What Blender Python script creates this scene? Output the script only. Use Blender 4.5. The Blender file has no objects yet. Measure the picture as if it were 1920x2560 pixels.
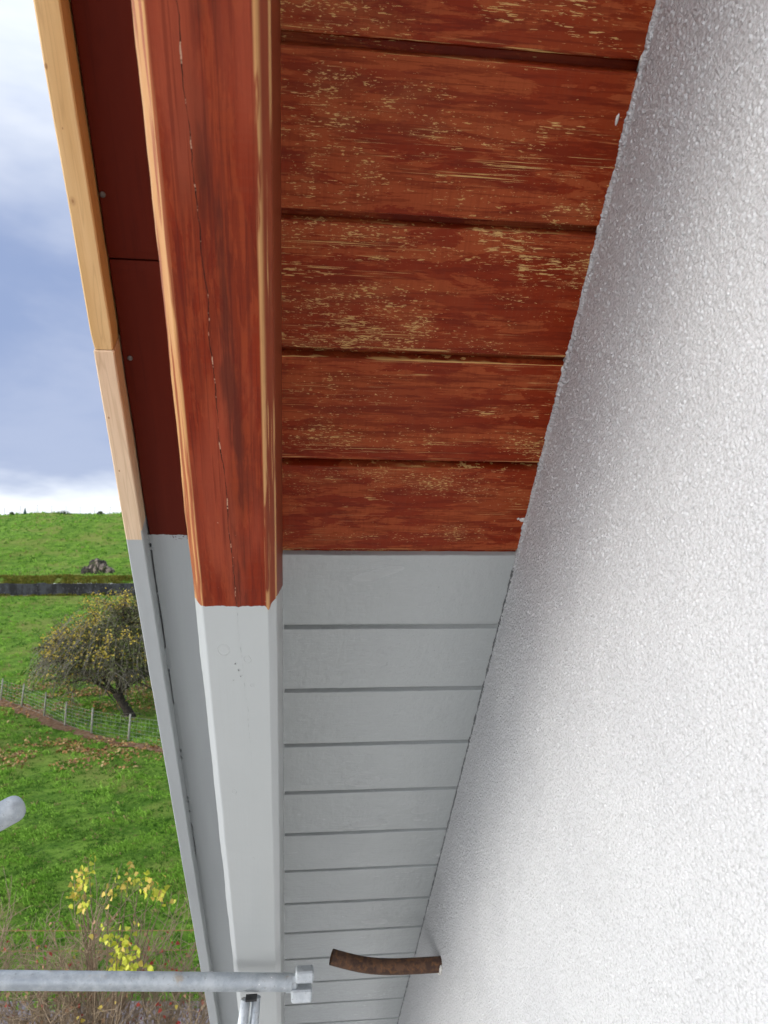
import bpy, math, random
from mathutils import Vector, Matrix, noise as mn
R = math.radians
sc = bpy.context.scene
col = sc.collection
CZ = 8.2                       # eye height above the ground

# ------------------------------------------------------------------ camera
cd = bpy.data.cameras.new('camera')
cam = bpy.data.objects.new('camera', cd); col.objects.link(cam); sc.camera = cam
cd.sensor_fit = 'VERTICAL'; cd.sensor_height = 36; cd.lens = 26.25
cd.clip_start = .02; cd.clip_end = 3000
Mx = Matrix(((0.99326579, -0.01186074, -0.11524927), (-0.11585798, -0.10168372, -0.98804724), (0, 0.99474607, -0.10237312)))
cam.matrix_world = Matrix.Translation((0, 0, CZ)) @ Mx.to_4x4()
cd.dof.use_dof = True; cd.dof.focus_distance = 1.2; cd.dof.aperture_fstop = 13

# ------------------------------------------------------------------ node helpers
class NT:
    def __init__(s, tree): s.t = tree; s.n = tree.nodes; s.l = tree.links
    def set(s, sock, v):
        if isinstance(v, bpy.types.NodeSocket): s.l.new(v, sock)
        elif isinstance(v, (tuple, list)) and len(v) == 3 and sock.type == 'RGBA': sock.default_value = (*v, 1)
        else: sock.default_value = v
    def node(s, ty, ins=None, **kw):
        n = s.n.new(ty)
        for k, v in kw.items(): setattr(n, k, v)
        for k, v in (ins or {}).items(): s.set(n.inputs[k], v)
        return n
    def m(s, op, a, b=0.0, c=None, clamp=False):
        n = s.node('ShaderNodeMath', {0: a, 1: b}, operation=op, use_clamp=clamp)
        if c is not None: s.set(n.inputs[2], c)
        return n.outputs[0]
    def noise(s, vec, scale=1., detail=3., rough=.5, w=None, dist=0.):
        n = s.node('ShaderNodeTexNoise', {'Vector': vec, 'Scale': scale, 'Detail': detail, 'Roughness': rough, 'Distortion': dist}, noise_dimensions='4D' if w is not None else '3D')
        if w is not None: s.set(n.inputs['W'], w)
        return n.outputs['Fac']
    def scale(s, vec, sx, sy, sz): return s.node('ShaderNodeVectorMath', {0: vec, 1: (sx, sy, sz)}, operation='MULTIPLY').outputs[0]
    def step(s, v, a, b): return s.node('ShaderNodeMapRange', {0: v, 1: a, 2: b, 3: 0., 4: 1.}, interpolation_type='SMOOTHSTEP').outputs[0]
    def rng(s, v, a, b, c, d): return s.node('ShaderNodeMapRange', {0: v, 1: a, 2: b, 3: c, 4: d}).outputs[0]
    def mix(s, f, a, b):
        n = s.node('ShaderNodeMix', {0: f, 6: a, 7: b}, data_type='RGBA'); return n.outputs[2]
    def fmix(s, f, a, b):
        n = s.node('ShaderNodeMix', {0: f, 2: a, 3: b}, data_type='FLOAT'); return n.outputs[0]
    def bump(s, h, strength=1., dist=.001, nrm=None):
        n = s.node('ShaderNodeBump', {'Height': h, 'Strength': strength, 'Distance': dist})
        if nrm is not None: s.set(n.inputs['Normal'], nrm)
        return n.outputs[0]

# ------------------------------------------------------------------ world and sun
w = bpy.data.worlds.new('World'); sc.world = w; w.use_nodes = True
W = NT(w.node_tree); bg = w.node_tree.nodes['Background']
SUN_EL, SUN_AZ = 15, 250        # azimuth clockwise from +Y (ahead): behind and to the left of the viewer
sky = W.node('ShaderNodeTexSky', sky_type='NISHITA', sun_disc=False, sun_elevation=R(SUN_EL), sun_rotation=R(SUN_AZ), altitude=300, air_density=1.2, dust_density=1.5, ozone_density=1.5)
tc = W.node('ShaderNodeTexCoord').outputs['Generated']
sep = W.node('ShaderNodeSeparateXYZ', {0: tc})
el = sep.outputs[2]
warp = W.node('ShaderNodeVectorMath', {0: tc, 1: (1.0, 1.0, 2.6)}, operation='MULTIPLY').outputs[0]
c1 = W.noise(warp, 2.1, 5, .55, dist=.3)
c2 = W.noise(warp, 6.5, 4, .5)
# thin bright cloud high up, a blue-grey bank below it, a pale rim along the horizon
cl = W.m('ADD', c1, W.m('MULTIPLY', W.m('SUBTRACT', c2, .5), .22))
thick = W.step(cl, .40, .62)
bank = W.mix(W.step(cl, .36, .66), (2.0, 2.55, 4.1), (2.9, 3.35, 4.7))
high = W.mix(thick, (5.9, 6.4, 7.3), (6.6, 6.9, 7.4))
low = W.m('ADD', el, W.m('MULTIPLY', W.m('SUBTRACT', cl, .5), .26))
cloud = W.mix(W.step(low, .36, .64), bank, high)
rim = W.m('ADD', el, W.m('MULTIPLY', W.m('SUBTRACT', c2, .5), .10))
cloud = W.mix(W.step(rim, .145, .100), cloud, (6.8, 7.1, 7.6))
# unseen sky on the sun's side: low glow added to light the wall
back = W.m('MULTIPLY_ADD', sep.outputs[1], -.22, W.m('MULTIPLY', sep.outputs[0], -.95))
cloud = W.mix(W.step(back, .24, .80), cloud, W.mix(W.step(el, .42, .05), (4.0, 4.2, 4.7), (44, 44.3, 45.4)))
full = W.mix(.90, sky.outputs[0], cloud)
W.set(bg.inputs[0], full); bg.inputs[1].default_value = .1
sl = bpy.data.lights.new('sun', 'SUN'); sun = bpy.data.objects.new('sun', sl); col.objects.link(sun)
sl.energy = .55; sl.angle = R(32); sl.color = (1, .965, .91)
a, e = R(SUN_AZ), R(SUN_EL)
sun.rotation_euler = Vector((math.sin(a)*math.cos(e), math.cos(a)*math.cos(e), math.sin(e))).to_track_quat('Z', 'Y').to_euler()
vs = sc.view_settings; vs.view_transform = 'Standard'; vs.look = 'None'; vs.exposure = 0.76; vs.gamma = 1

# ------------------------------------------------------------------ mesh helpers
class MB:
    def __init__(s): s.v = []; s.f = []; s.mi = []; s.sm = []
    def face(s, pts, mi=0, smooth=False):
        b = len(s.v); s.v += [tuple(p) for p in pts]; s.f.append(tuple(range(b, b+len(pts)))); s.mi.append(mi); s.sm.append(smooth)
    def box(s, a, b, mi=0):
        (x0, y0, z0), (x1, y1, z1) = a, b; k = len(s.v)
        s.v += [(x0,y0,z0),(x1,y0,z0),(x1,y1,z0),(x0,y1,z0),(x0,y0,z1),(x1,y0,z1),(x1,y1,z1),(x0,y1,z1)]
        for q in ((0,3,2,1),(4,5,6,7),(0,1,5,4),(1,2,6,5),(2,3,7,6),(3,0,4,7)): s.f.append(tuple(k+i for i in q)); s.mi.append(mi); s.sm.append(False)
    def tube(s, pts, rad, n=12, caps=True, mi=0, smooth=True):
        pts = [Vector(p) for p in pts]; rad = rad if isinstance(rad, (list, tuple)) else [rad]*len(pts)
        k = len(s.v); up = None
        for i, p in enumerate(pts):
            d = (pts[min(i+1, len(pts)-1)] - pts[max(i-1, 0)])
            d = d.normalized() if d.length > 1e-9 else Vector((0, 0, 1))
            if up is None: up = d.orthogonal().normalized()
            up = (up - d*up.dot(d)); up = up.normalized() if up.length > 1e-6 else d.orthogonal().normalized()
            q = d.cross(up)
            for j in range(n):
                t = 2*math.pi*j/n; s.v.append(tuple(p + (up*math.cos(t) + q*math.sin(t))*rad[i]))
        for i in range(len(pts)-1):
            for j in range(n):
                s.f.append((k+i*n+j, k+i*n+(j+1) % n, k+(i+1)*n+(j+1) % n, k+(i+1)*n+j)); s.mi.append(mi); s.sm.append(smooth)
        if caps:
            s.f.append(tuple(k+j for j in reversed(range(n)))); s.f.append(tuple(k+(len(pts)-1)*n+j for j in range(n))); s.mi += [mi, mi]; s.sm += [False, False]
    def strip(s, rows, mi=0, smooth=False, close=False):      # rows of equal length -> grid
        k = len(s.v); n = len(rows[0])
        for r in rows: s.v += [tuple(p) for p in r]
        for i in range(len(rows)-1):
            for j in range(n if close else n-1):
                s.f.append((k+i*n+j, k+i*n+(j+1) % n, k+(i+1)*n+(j+1) % n, k+(i+1)*n+j)); s.mi.append(mi); s.sm.append(smooth)
    def build(s, name, mats, parent=None, label=None, cat=None, group=None, kind=None, loc=None, rot=None):
        me = bpy.data.meshes.new(name); me.from_pydata(s.v, [], s.f)
        for m_ in (mats if isinstance(mats, (list, tuple)) else [mats]): me.materials.append(m_)
        me.polygons.foreach_set('material_index', s.mi); me.polygons.foreach_set('use_smooth', s.sm); me.update()
        o = bpy.data.objects.new(name, me); col.objects.link(o)
        if parent: o.parent = parent
        if loc is not None: o.location = loc
        if rot is not None: o.rotation_euler = rot
        tag(o, label, cat, group, kind); return o
def tag(o, label=None, cat=None, group=None, kind=None):
    for k, v in (('label', label), ('category', cat), ('group', group), ('kind', kind)):
        if v: o[k] = v
def empty(name, loc, label, cat, group=None):
    o = bpy.data.objects.new(name, None); col.objects.link(o); o.location = loc; o.empty_display_size = .2; tag(o, label, cat, group); return o

def newmat(name):
    m = bpy.data.materials.new(name); m.use_nodes = True
    T = NT(m.node_tree); T.p = m.node_tree.nodes['Principled BSDF']
    T.tc = T.node('ShaderNodeTexCoord').outputs['Object']; T.rand = T.node('ShaderNodeObjectInfo').outputs['Random']
    return m, T
def fin(T, color, rough=.6, normal=None, metal=0., spec=.5):
    T.set(T.p.inputs['Base Color'], color); T.set(T.p.inputs['Roughness'], rough); T.set(T.p.inputs['Metallic'], metal); T.set(T.p.inputs['Specular IOR Level'], spec)
    if normal is not None: T.set(T.p.inputs['Normal'], normal)

H = .9                     # distance from the eye to the soffit plane
PIT = .1937*H              # board pitch
UW = .402*H                # wall face
UR = -.0252*H              # inner face of the rafter
GRV = .0135*H
S0 = -.092*H               # start of a board gap

# ------------------------------------------------------------------ materials of the house
GREY = (.455, .472, .464)
def red_layers(T, v, w, along='x', dark=1., soft=1.):
    """worn red-brown stain: two coats showing through each other, scratches to the bare wood along the grain"""
    g = (lambda a, c: T.scale(v, a, c, a)) if along == 'x' else (lambda a, c: T.scale(v, c, a, c))
    big = T.noise(g(7, 34), 1, 7, .66, w, .5)
    pat = T.step(big, .485, .515)
    hatch = T.noise(g(210, 20), 1, 3, .65, w)
    c = T.mix(T.m('MULTIPLY', pat, soft), (.250*dark, .0265*dark, .0055*dark), (.375*dark, .074*dark, .022*dark))
    c = T.mix(T.m('MULTIPLY', T.step(hatch, .48, .62), .40), c, (.25*dark, .040*dark, .014*dark))
    c = T.mix(T.m('MULTIPLY', T.step(T.noise(g(2.6, 7), 1, 3, .5, w), .5, .68), .5), c, (.38*dark, .085*dark, .025*dark))
    fine = T.noise(g(9, 260), 1, 4, .65, w)
    c = T.mix(T.m('MULTIPLY', T.step(T.noise(g(10, 110), 1, 5, .7, w, .3), .515, .53), .45), c, (.140*dark, .0110*dark, .0030*dark))
    c = T.mix(T.m('MULTIPLY', T.step(fine, .52, .64), .5), c, (.13*dark, .012*dark, .004*dark))
    return c, pat, fine, g
def mat_board(name, grey):
    m, T = newmat(name); v = T.tc; w = T.m('MULTIPLY', T.rand, 60.)
    if not grey:
        c, pat, fine, g = red_layers(T, v, w)
        zone = T.m('ADD', T.m('MULTIPLY', T.noise(g(4.2, 16), 1, 4, .6, T.m('ADD', w, 7.), .5), .72), T.m('MULTIPLY', T.noise(g(30, 22), 1, 2, .5, T.m('ADD', w, 8.)), .28))
        fl = T.noise(g(150, 620), 1, 3, .62, T.m('ADD', w, 3.), .3)
        fl2 = T.noise(g(60, 600), 1, 3, .6, T.m('ADD', w, 9.))
        thr = T.rng(zone, .43, .62, .72, .55)
        thr = T.m('ADD', thr, T.m('MULTIPLY', T.m('SUBTRACT', T.m('FRACT', T.m('MULTIPLY', w, 7.3)), .5), .05))
        f1 = T.step(T.m('SUBTRACT', fl, thr), 0., .02)
        zone2 = T.noise(g(5, 13), 1, 4, .6, T.m('ADD', w, 19.), .5)
        thr2 = T.rng(zone2, .46, .64, .74, .55)
        f2 = T.step(T.m('SUBTRACT', fl2, thr2), 0., .02)
        y = T.node('ShaderNodeSeparateXYZ', {0: v}).outputs[1]
        edge = T.m('ADD', T.m('MULTIPLY', T.step(y, GRV+.005, GRV+.001), T.step(y, GRV-.001, GRV)), T.m('MULTIPLY', T.step(y, PIT-.007, PIT-.002), T.step(y, PIT+.0005, PIT)), clamp=True)
        fe = T.m('MULTIPLY', edge, T.step(T.noise(g(7, 420), 1, 3, .6, T.m('ADD', w, 5.)), .58, .62))
        hair = T.m('MULTIPLY', T.step(T.noise(g(9, 760), 1, 3, .6, T.m('ADD', w, 29.)), .60, .625), T.step(T.noise(g(3.4, 20), 1, 4, .62, T.m('ADD', w, 31.)), .52, .60))
        f = T.m('MAXIMUM', T.m('MAXIMUM', T.m('MAXIMUM', f1, f2), fe), hair)
        ring = T.noise(g(2.2, 26), 1, 1.5, .4, T.m('ADD', w, 2.), .2)
        rl = T.m('ABSOLUTE', T.m('SUBTRACT', T.m('FRACT', T.m('MULTIPLY', ring, 12.)), .5))
        f3 = T.m('MULTIPLY', T.step(rl, .035, .012), T.step(T.noise(g(9, 30), 1, 2, .5, T.m('ADD', w, 4.)), .56, .62))
        f = T.m('MAXIMUM', f, T.m('MULTIPLY', f3, .0))
        c = T.mix(T.m('MULTIPLY', T.m('SUBTRACT', 1., f), T.m('MULTIPLY', T.step(zone, .50, .66), .42)), c, (.36, .105, .040))
        tone = T.mix(T.noise(g(20, 60), 1, 2, .5, w), (.60, .33, .09), (.78, .52, .22))
        c = T.mix(T.m('MULTIPLY', f, .88), c, tone)
        h = T.m('ADD', T.m('MULTIPLY', fine, .5), T.m('MULTIPLY', f, -.6)); h = T.m('ADD', h, T.m('MULTIPLY', pat, .3))
        fin(T, c, T.fmix(pat, .45, .60), T.bump(h, .6, .0006), spec=.14)
    else:
        br = T.noise(T.scale(v, 90, 26, 90), 1, 4, .6, w)
        gr = T.noise(T.scale(v, 8, 240, 8), 1, 3, .6, w)
        blo = T.noise(v, 14, 3, .5, w)
        fl = T.noise(T.scale(v, 40, 300, 40), 1, 3, .6, w)
        drag = T.m('MULTIPLY', T.step(fl, .60, .68), T.step(T.noise(T.scale(v, 5, 14, 5), 1, 3, .5, w), .50, .62))
        c = T.mix(T.m('MULTIPLY', blo, .35), GREY, (.42, .438, .435))
        c = T.mix(T.m('MULTIPLY', drag, .45), c, (.20, .215, .22))
        pt = T.noise(v, 320, 2, .5, w)
        h = T.m('ADD', T.m('ADD', T.m('MULTIPLY', br, .8), T.m('MULTIPLY', gr, .7)), T.m('MULTIPLY', T.step(pt, .66, .74), .5))
        h = T.m('ADD', h, T.m('MULTIPLY', blo, 2.0)); h = T.m('ADD', h, T.m('MULTIPLY', T.noise(T.scale(v, 45, 70, 45), 1, 3, .6, w), 1.3))
        fin(T, c, T.m('MULTIPLY_ADD', drag, .16, T.rng(T.noise(T.scale(v, 5, 11, 5), 1, 1, .4, w), .2, .8, .20, .29)), T.bump(h, .8, .0015), spec=.8)
    return m
M_RED = mat_board('worn_red_stain', False); M_GREY = mat_board('fresh_grey_gloss', True)

def mat_rafter():
    m, T = newmat('rafter_paint'); v = T.tc; xyz = T.node('ShaderNodeSeparateXYZ', {0: v}); x, y, z = xyz.outputs
    w = 3.7
    g = lambda a, c: T.scale(v, c, a, c)
    c, pat, fine, _ = red_layers(T, v, w, 'y', .78, .40)
    blot = T.noise(g(4.5, 26), 1, 4, .6, 11., .4)
    c = T.mix(T.m('MULTIPLY', T.step(blot, .53, .68), .7), c, (.085, .016, .006))
    c = T.mix(T.m('MULTIPLY', T.step(T.noise(g(3, 20), 1, 2, .5, 17.), .52, .66), .6), c, (.30, .058, .026))
    streak = T.noise(g(4, 300), 1, 3, .65, 5.)
    c = T.mix(T.m('MULTIPLY', T.step(streak, .55, .62), .5), c, (.10, .012, .005))
    stn = T.m('MULTIPLY', T.step(T.m('ABSOLUTE', T.m('SUBTRACT', T.m('ADD', x, T.m('MULTIPLY', T.m('SUBTRACT', T.noise(g(4, 10), 1, 3, .5, 23.), .5), .03)), -.066)), .013, .004), T.step(T.noise(g(7, 60), 1, 4, .65, 29.), .42, .60))
    c = T.mix(T.m('MULTIPLY', stn, .72), c, (.060, .011, .006))
    # worn edges: distance along the section from each chamfer
    xl0, xl1, xr0, xr1 = XL+.002, XL+CH+.001, UR-CH, UR
    le = T.step(x, xl1+.0015, xl1-.0005)                      # left chamfer and face
    wl = T.m('MULTIPLY', le, T.step(T.noise(g(5, 190), 1, 4, .6, 21.), .44, .54))
    re = T.m('MULTIPLY', T.step(x, xr0-.0045, xr0-.001), T.step(x, UR-.0005, UR-.003))
    wr = T.m('MULTIPLY', re, T.step(T.noise(g(5, 360), 1, 3, .6, 31.), .60, .66))
    wl2 = T.m('MULTIPLY', T.m('MULTIPLY', T.step(x, xr0-.0035, xr0-.0015), T.step(x, xr0+.003, xr0)), T.step(T.noise(g(7, 80), 1, 4, .6, 41.), .42, .50))
    wr2 = T.m('MULTIPLY', T.m('MULTIPLY', T.step(x, UR-.0022, UR-.0012), T.step(z, ZB+CH+.006, ZB+CH)), T.step(T.noise(g(4, 60), 1, 4, .6, 51.), .46, .56))
    wear = T.m('MAXIMUM', T.m('MAXIMUM', wl, wr), T.m('MAXIMUM', wl2, wr2))
    tone = T.mix(T.noise(g(5, 150), 1, 3, .6, 61.), (.42, .19, .06), (.62, .36, .16))
    c = T.mix(T.m('MULTIPLY', le, .6), c, (.34, .110, .045))
    c = T.mix(T.m('MULTIPLY', T.m('MAXIMUM', re, T.step(x, UR-CH, UR-CH+.002)), .6), c, (.24, .055, .022))
    c = T.mix(T.m('MULTIPLY', wear, .9), c, tone)
    spk = T.step(T.noise(v, 210, 1, .5, 71.), .80, .83)
    c = T.mix(spk, c, (.6, .42, .32))
    # drying check along the underside
    cy = T.m('MULTIPLY_ADD', y, .0292, -.0868)
    wob = T.m('MULTIPLY', T.m('SUBTRACT', T.noise(T.scale(v, 0, 14, 0), 1, 4, .6, 2.), .5), .012)
    dist = T.m('ABSOLUTE', T.m('SUBTRACT', T.m('SUBTRACT', x, cy), wob))
    under = T.step(z, ZB+.003, ZB+.001)
    width = T.rng(T.noise(T.scale(v, 0, 30, 0), 1, 3, .6, 7.), .38, .7, .00008, .00075)
    crack = T.m('MULTIPLY', T.m('LESS_THAN', dist, width), under)
    crack = T.m('MULTIPLY', crack, T.step(y, .98, .80))
    whit = T.step(T.noise(T.scale(v, 0, 55, 0), 1, 4, .7, 13.), .53, .57)
    ccol = T.mix(whit, (.030, .008, .004), (.42, .26, .17))
    # grey coat: up to a hand-cut line, further up the inner face
    ns = T.m('MULTIPLY', T.m('SUBTRACT', T.noise(T.scale(v, 55, 55, 55), 1, 4, .65, 3.), .5), .011)
    fz = T.m('MULTIPLY', T.m('MULTIPLY', T.m('SUBTRACT', z, ZB+.012), T.m('GREATER_THAN', x, UR-.001)), .9)
    chm = T.m('MULTIPLY', T.step(z, ZB+.0005, ZB+.009), -.004)
    lim = T.m('ADD', T.m('ADD', .632, fz), T.m('ADD', ns, chm))
    notch = T.m('MULTIPLY', T.step(T.m('ABSOLUTE', T.m('SUBTRACT', x, xr0)), .004, .0), .008)
    lim = T.m('ADD', lim, notch)
    paint = T.step(T.m('SUBTRACT', y, lim), -.0004, .0004)
    c = T.mix(crack, c, ccol)
    blo = T.noise(v, 9, 3, .5, w)
    gc = T.mix(T.m('MULTIPLY', blo, .5), GREY, (.385, .40, .395))
    ec = T.m('MAXIMUM', T.step(x, xl1+.001, xl1-.001), T.m('MULTIPLY', T.step(x, xr0-.001, xr0+.001), T.step(x, UR-.0002, UR-.001)))
    gc = T.mix(T.m('MULTIPLY', ec, .10), gc, (.46, .48, .51))
    gc = T.mix(T.m('MULTIPLY', T.m('MULTIPLY', crack, T.step(T.noise(T.scale(v, 0, 60, 0), 1, 2, .5, 19.), .50, .56)), .5), gc, (.15, .16, .165))
    # knots and old nail dents telegraphing through the grey coat
    pits = None; rings = None; jit = T.m('MULTIPLY', T.m('SUBTRACT', T.noise(v, 130, 3), .5), .0045)
    for (px, py, r_) in ((-.0744, .7328, .0016), (-.0546, .7754, .0026), (-.0685, .757, .0014), (-.0700, .7460, .0016), (-.0596, .725, .0042), (-.0875, .7075, .0065), (-.078, .765, .0007), (-.088, 1.02, .003), (-.066, 1.22, .002)):
        dx = T.m('SUBTRACT', T.m('ADD', x, jit), px); dy = T.m('MULTIPLY', T.m('SUBTRACT', T.m('ADD', y, jit), py), .62)
        d = T.m('SQRT', T.m('ADD', T.m('MULTIPLY', dx, dx), T.m('MULTIPLY', dy, dy)))
        rg = T.step(T.m('ABSOLUTE', T.m('SUBTRACT', d, r_)), .0009, 0.)
        rings = rg if rings is None else T.m('MAXIMUM', rings, rg)
        if r_ < .002:
            pt = T.step(d, r_*.8, r_*.4); pits = pt if pits is None else T.m('MAXIMUM', pits, pt)
    pits = T.m('MULTIPLY', pits, under); rings = T.m('MULTIPLY', rings, under)
    gc = T.mix(T.m('MULTIPLY', pits, .8), gc, (.10, .10, .10))
    lip = T.step(T.m('ABSOLUTE', T.m('SUBTRACT', T.m('SUBTRACT', y, lim), .001)), .0012, 0.)
    hr = T.m('ADD', T.m('MULTIPLY', streak, .8), T.m('MULTIPLY', crack, -3.))
    hg = T.m('ADD', T.m('MULTIPLY', T.noise(g(6, 200), 1, 3, .6, 5.), .35), T.m('ADD', T.m('MULTIPLY', rings, .8), T.m('ADD', T.m('MULTIPLY', pits, -2.), T.m('MULTIPLY', crack, -.9))))
    hg = T.m('ADD', hg, T.m('MULTIPLY', T.noise(v, 60, 3, .5, 5.), .5))
    h = T.m('ADD', T.fmix(paint, hr, T.m('ADD', hg, .4)), T.m('MULTIPLY', lip, .4))
    fin(T, T.mix(paint, c, gc), T.fmix(paint, .50, T.rng(T.noise(g(3, 12), 1, 2), .3, .7, .28, .36)), T.bump(h, T.fmix(paint, .5, .6), .0010), spec=T.fmix(paint, .16, .6))
    return m
CH = .0105*H; ZB = .69*H; XL = -.130*H

def mat_verge():
    m, T = newmat('verge_board_paint'); v = T.tc; x, y, z = T.node('ShaderNodeSeparateXYZ', {0: v}).outputs
    g = lambda a, c: T.scale(v, c, a, c)
    c = T.mix(T.noise(g(3, 40), 1, 4, .6, 2.), (.066, .0072, .0028), (.100, .012, .0048))
    c = T.mix(T.m('MULTIPLY', T.step(T.noise(g(5, 180), 1, 3, .6, 4.), .55, .65), .5), c, (.060, .007, .003))
    kn = T.noise(g(9, 16), 1, 2, .5, 8.)
    c = T.mix(T.m('MULTIPLY', T.step(kn, .66, .74), .6), c, (.045, .005, .002))
    ns = T.m('MULTIPLY', T.m('SUBTRACT', T.noise(T.scale(v, 45, 0, 0), 1, 4, .65, 3.), .5), .012)
    d = T.m('SUBTRACT', T.m('SUBTRACT', y, .7605), ns)
    paint = T.step(d, -.0004, .0004)
    miss = T.m('MULTIPLY', T.m('MULTIPLY', T.step(T.noise(v, 330, 2, .6, 4.), .56, .60), T.step(d, .014, .003)), T.step(T.m('ABSOLUTE', T.m('ADD', x, .178)), .022, .006))
    paint = T.m('MULTIPLY', paint, T.m('SUBTRACT', 1., miss))
    gc = T.mix(T.noise(g(4, 60), 1, 3, .6, 1.), (.29, .30, .305), (.33, .345, .345))
    gc = T.mix(T.m('MULTIPLY', T.step(T.noise(T.scale(v, 30, 8, 30), 1, 3, .6, 9.), .72, .76), .8), gc, (.06, .06, .06))
    h = T.m('ADD', T.noise(T.scale(v, 40, 160, 40), 1, 3, .6, 6.), T.m('MULTIPLY', T.noise(g(6, 160), 1, 3, .6, 3.), .6))
    fin(T, T.mix(paint, c, gc), T.fmix(paint, .6, .42), T.bump(T.m('ADD', h, T.m('MULTIPLY', paint, .6)), .5, .0008), spec=T.fmix(paint, .10, .45))
    return m
M_VERGE = mat_verge(); M_RAFT = mat_rafter()

def mat_pine(name, ca, cb, knot=(.24, .10, .03)):
    m, T = newmat(name); v = T.tc; x, y, z = T.node('ShaderNodeSeparateXYZ', {0: v}).outputs
    g = lambda a, c: T.scale(v, c, a, c)
    ring = T.noise(g(2.2, 42), 1, 2, .5, 3., .25)
    rl = T.m('ABSOLUTE', T.m('SUBTRACT', T.m('FRACT', T.m('MULTIPLY', ring, 9.)), .5))
    c = T.mix(T.step(T.noise(g(6, 90), 1, 3, .5, 1.), .3, .7), ca, cb)
    c = T.mix(T.m('MULTIPLY', T.step(rl, .12, .0), .30), c, (ca[0]*.62, ca[1]*.55, ca[2]*.45))
    c = T.mix(T.m('MULTIPLY', T.step(T.noise(g(9, 500), 1, 2, .6, 9.), .56, .66), .28), c, (ca[0]*.7, ca[1]*.6, ca[2]*.5))
    dark = None
    for (py, px, r_) in ((.135, -.2500, .0024), (.262, -.2462, .0020), (.262, -.2462, .0042), (.190, -.2440, .0010), (.535, -.2470, .0016), (.620, -.2450, .0014), (.050, -.2520, .0014)):
        dx = T.m('SUBTRACT', x, px); dy = T.m('MULTIPLY', T.m('SUBTRACT', y, py), .6)
        d = T.m('SQRT', T.m('ADD', T.m('MULTIPLY', dx, dx), T.m('MULTIPLY', dy, dy)))
        k = T.m('MULTIPLY', T.step(d, r_, r_*.35), .75 if r_ < .004 else .35)
        dark = k if dark is None else T.m('MAXIMUM', dark, k)
    c = T.mix(dark, c, knot)
    # grey coat
    gm = T.step(T.m('SUBTRACT', y, T.m('MULTIPLY_ADD', T.m('SUBTRACT', T.noise(v, 120, 2), .5), .002, T.fmix(T.step(x, -.2292, -.2286), .7450, .728))), -.0003, .0003)
    gc = T.mix(T.noise(g(4, 60), 1, 3, .6, 1.), (.335, .345, .35), (.37, .385, .385))
    h = T.noise(g(8, 300), 1, 3, .6, 4.)
    fin(T, T.mix(gm, c, gc), T.fmix(gm, .6, .42), T.bump(h, .35, .0006), spec=.35)
    return m
M_PINE = mat_pine('honey_pine', (.56, .355, .150), (.64, .43, .205)); M_PINE2 = mat_pine('pale_new_pine', (.60, .43, .28), (.68, .51, .35))

def mat_plaster():
    m, T = newmat('white_roughcast'); v = T.tc
    wv = T.node('ShaderNodeVectorMath', {0: T.node('ShaderNodeTexNoise', {'Vector': v, 'Scale': 90., 'Detail': 3.}).outputs['Color'], 1: (.0016, .0016, .0016), 2: v}, operation='MULTIPLY_ADD').outputs[0]
    va = T.node('ShaderNodeTexVoronoi', {'Vector': wv, 'Scale': 215.}); vb = T.node('ShaderNodeTexVoronoi', {'Vector': wv, 'Scale': 430.})
    ra = T.node('ShaderNodeSeparateColor', {0: va.outputs['Color']}).outputs[0]; rb_ = T.node('ShaderNodeSeparateColor', {0: vb.outputs['Color']}).outputs[0]
    ha = T.m('MULTIPLY', T.step(va.outputs['Distance'], .85, .10), T.rng(ra, 0., 1., .25, 1.)); hb_ = T.m('MULTIPLY', T.step(vb.outputs['Distance'], .85, .10), T.rng(rb_, 0., 1., .2, 1.))
    n2 = T.noise(v, 60, 4, .6)
    h = T.m('ADD', T.m('ADD', ha, T.m('MULTIPLY', hb_, .45)), T.m('MULTIPLY', n2, .8))
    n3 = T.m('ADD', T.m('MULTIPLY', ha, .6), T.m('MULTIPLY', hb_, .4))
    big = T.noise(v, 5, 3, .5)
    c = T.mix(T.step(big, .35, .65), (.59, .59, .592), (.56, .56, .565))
    pore_shade = T.step(n3, .20, .05)
    c = T.mix(T.m('MULTIPLY', pore_shade, .55), c, (.34, .34, .335))  # hollows between grains darkened in the colour, standing in for their shade
    spots = T.step(T.noise(v, 60, 2, .5), .70, .78)
    c = T.mix(T.m('MULTIPLY', T.step(T.noise(v, 1.8, 5, .65), .45, .75), .12), c, (.50, .50, .47))
    c = T.mix(T.m('MULTIPLY', spots, .15), c, (.60, .60, .57))
    fin(T, c, .85, None, spec=.2)
    dn = T.node('ShaderNodeDisplacement', {'Height': h, 'Midlevel': 1.0, 'Scale': .0019})
    m.node_tree.links.new(dn.outputs[0], m.node_tree.nodes['Material Output'].inputs['Displacement']); m.displacement_method = 'BOTH'
    return m
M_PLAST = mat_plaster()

def simple(name, c1, c2, scale=8., rough=.7, bump=0., bd=.01, metal=0., detail=4, spec=.4, lo=.35, hi=.65):
    m, T = newmat(name); n = T.noise(T.tc, scale, detail, .6)
    fin(T, T.mix(T.step(n, lo, hi), c1, c2), rough, T.bump(T.noise(T.tc, scale*3, 4, .6), bump, bd) if bump else None, metal, spec); return m
M_DECK = simple('dark_roof_deck', (.03, .012, .008), (.05, .02, .012), 30)
M_TILE = simple('roof_covering', (.16, .06, .04), (.22, .09, .06), 4)

# ------------------------------------------------------------------ the house
A = R(-45.775)
HB = Vector((UW, 0, 0))
house = empty('house', HB, 'house corner with white roughcast gable wall under a half repainted timber eave', 'house')
roof_loc = Vector((0, 0, CZ)) - HB; roof_rot = (A, 0, 0)
def roofpart(mb, name, mat, label=None): return mb.build(name, mat, house, label, loc=roof_loc, rot=roof_rot)
sn, cs = .71660627, .69747792
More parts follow.
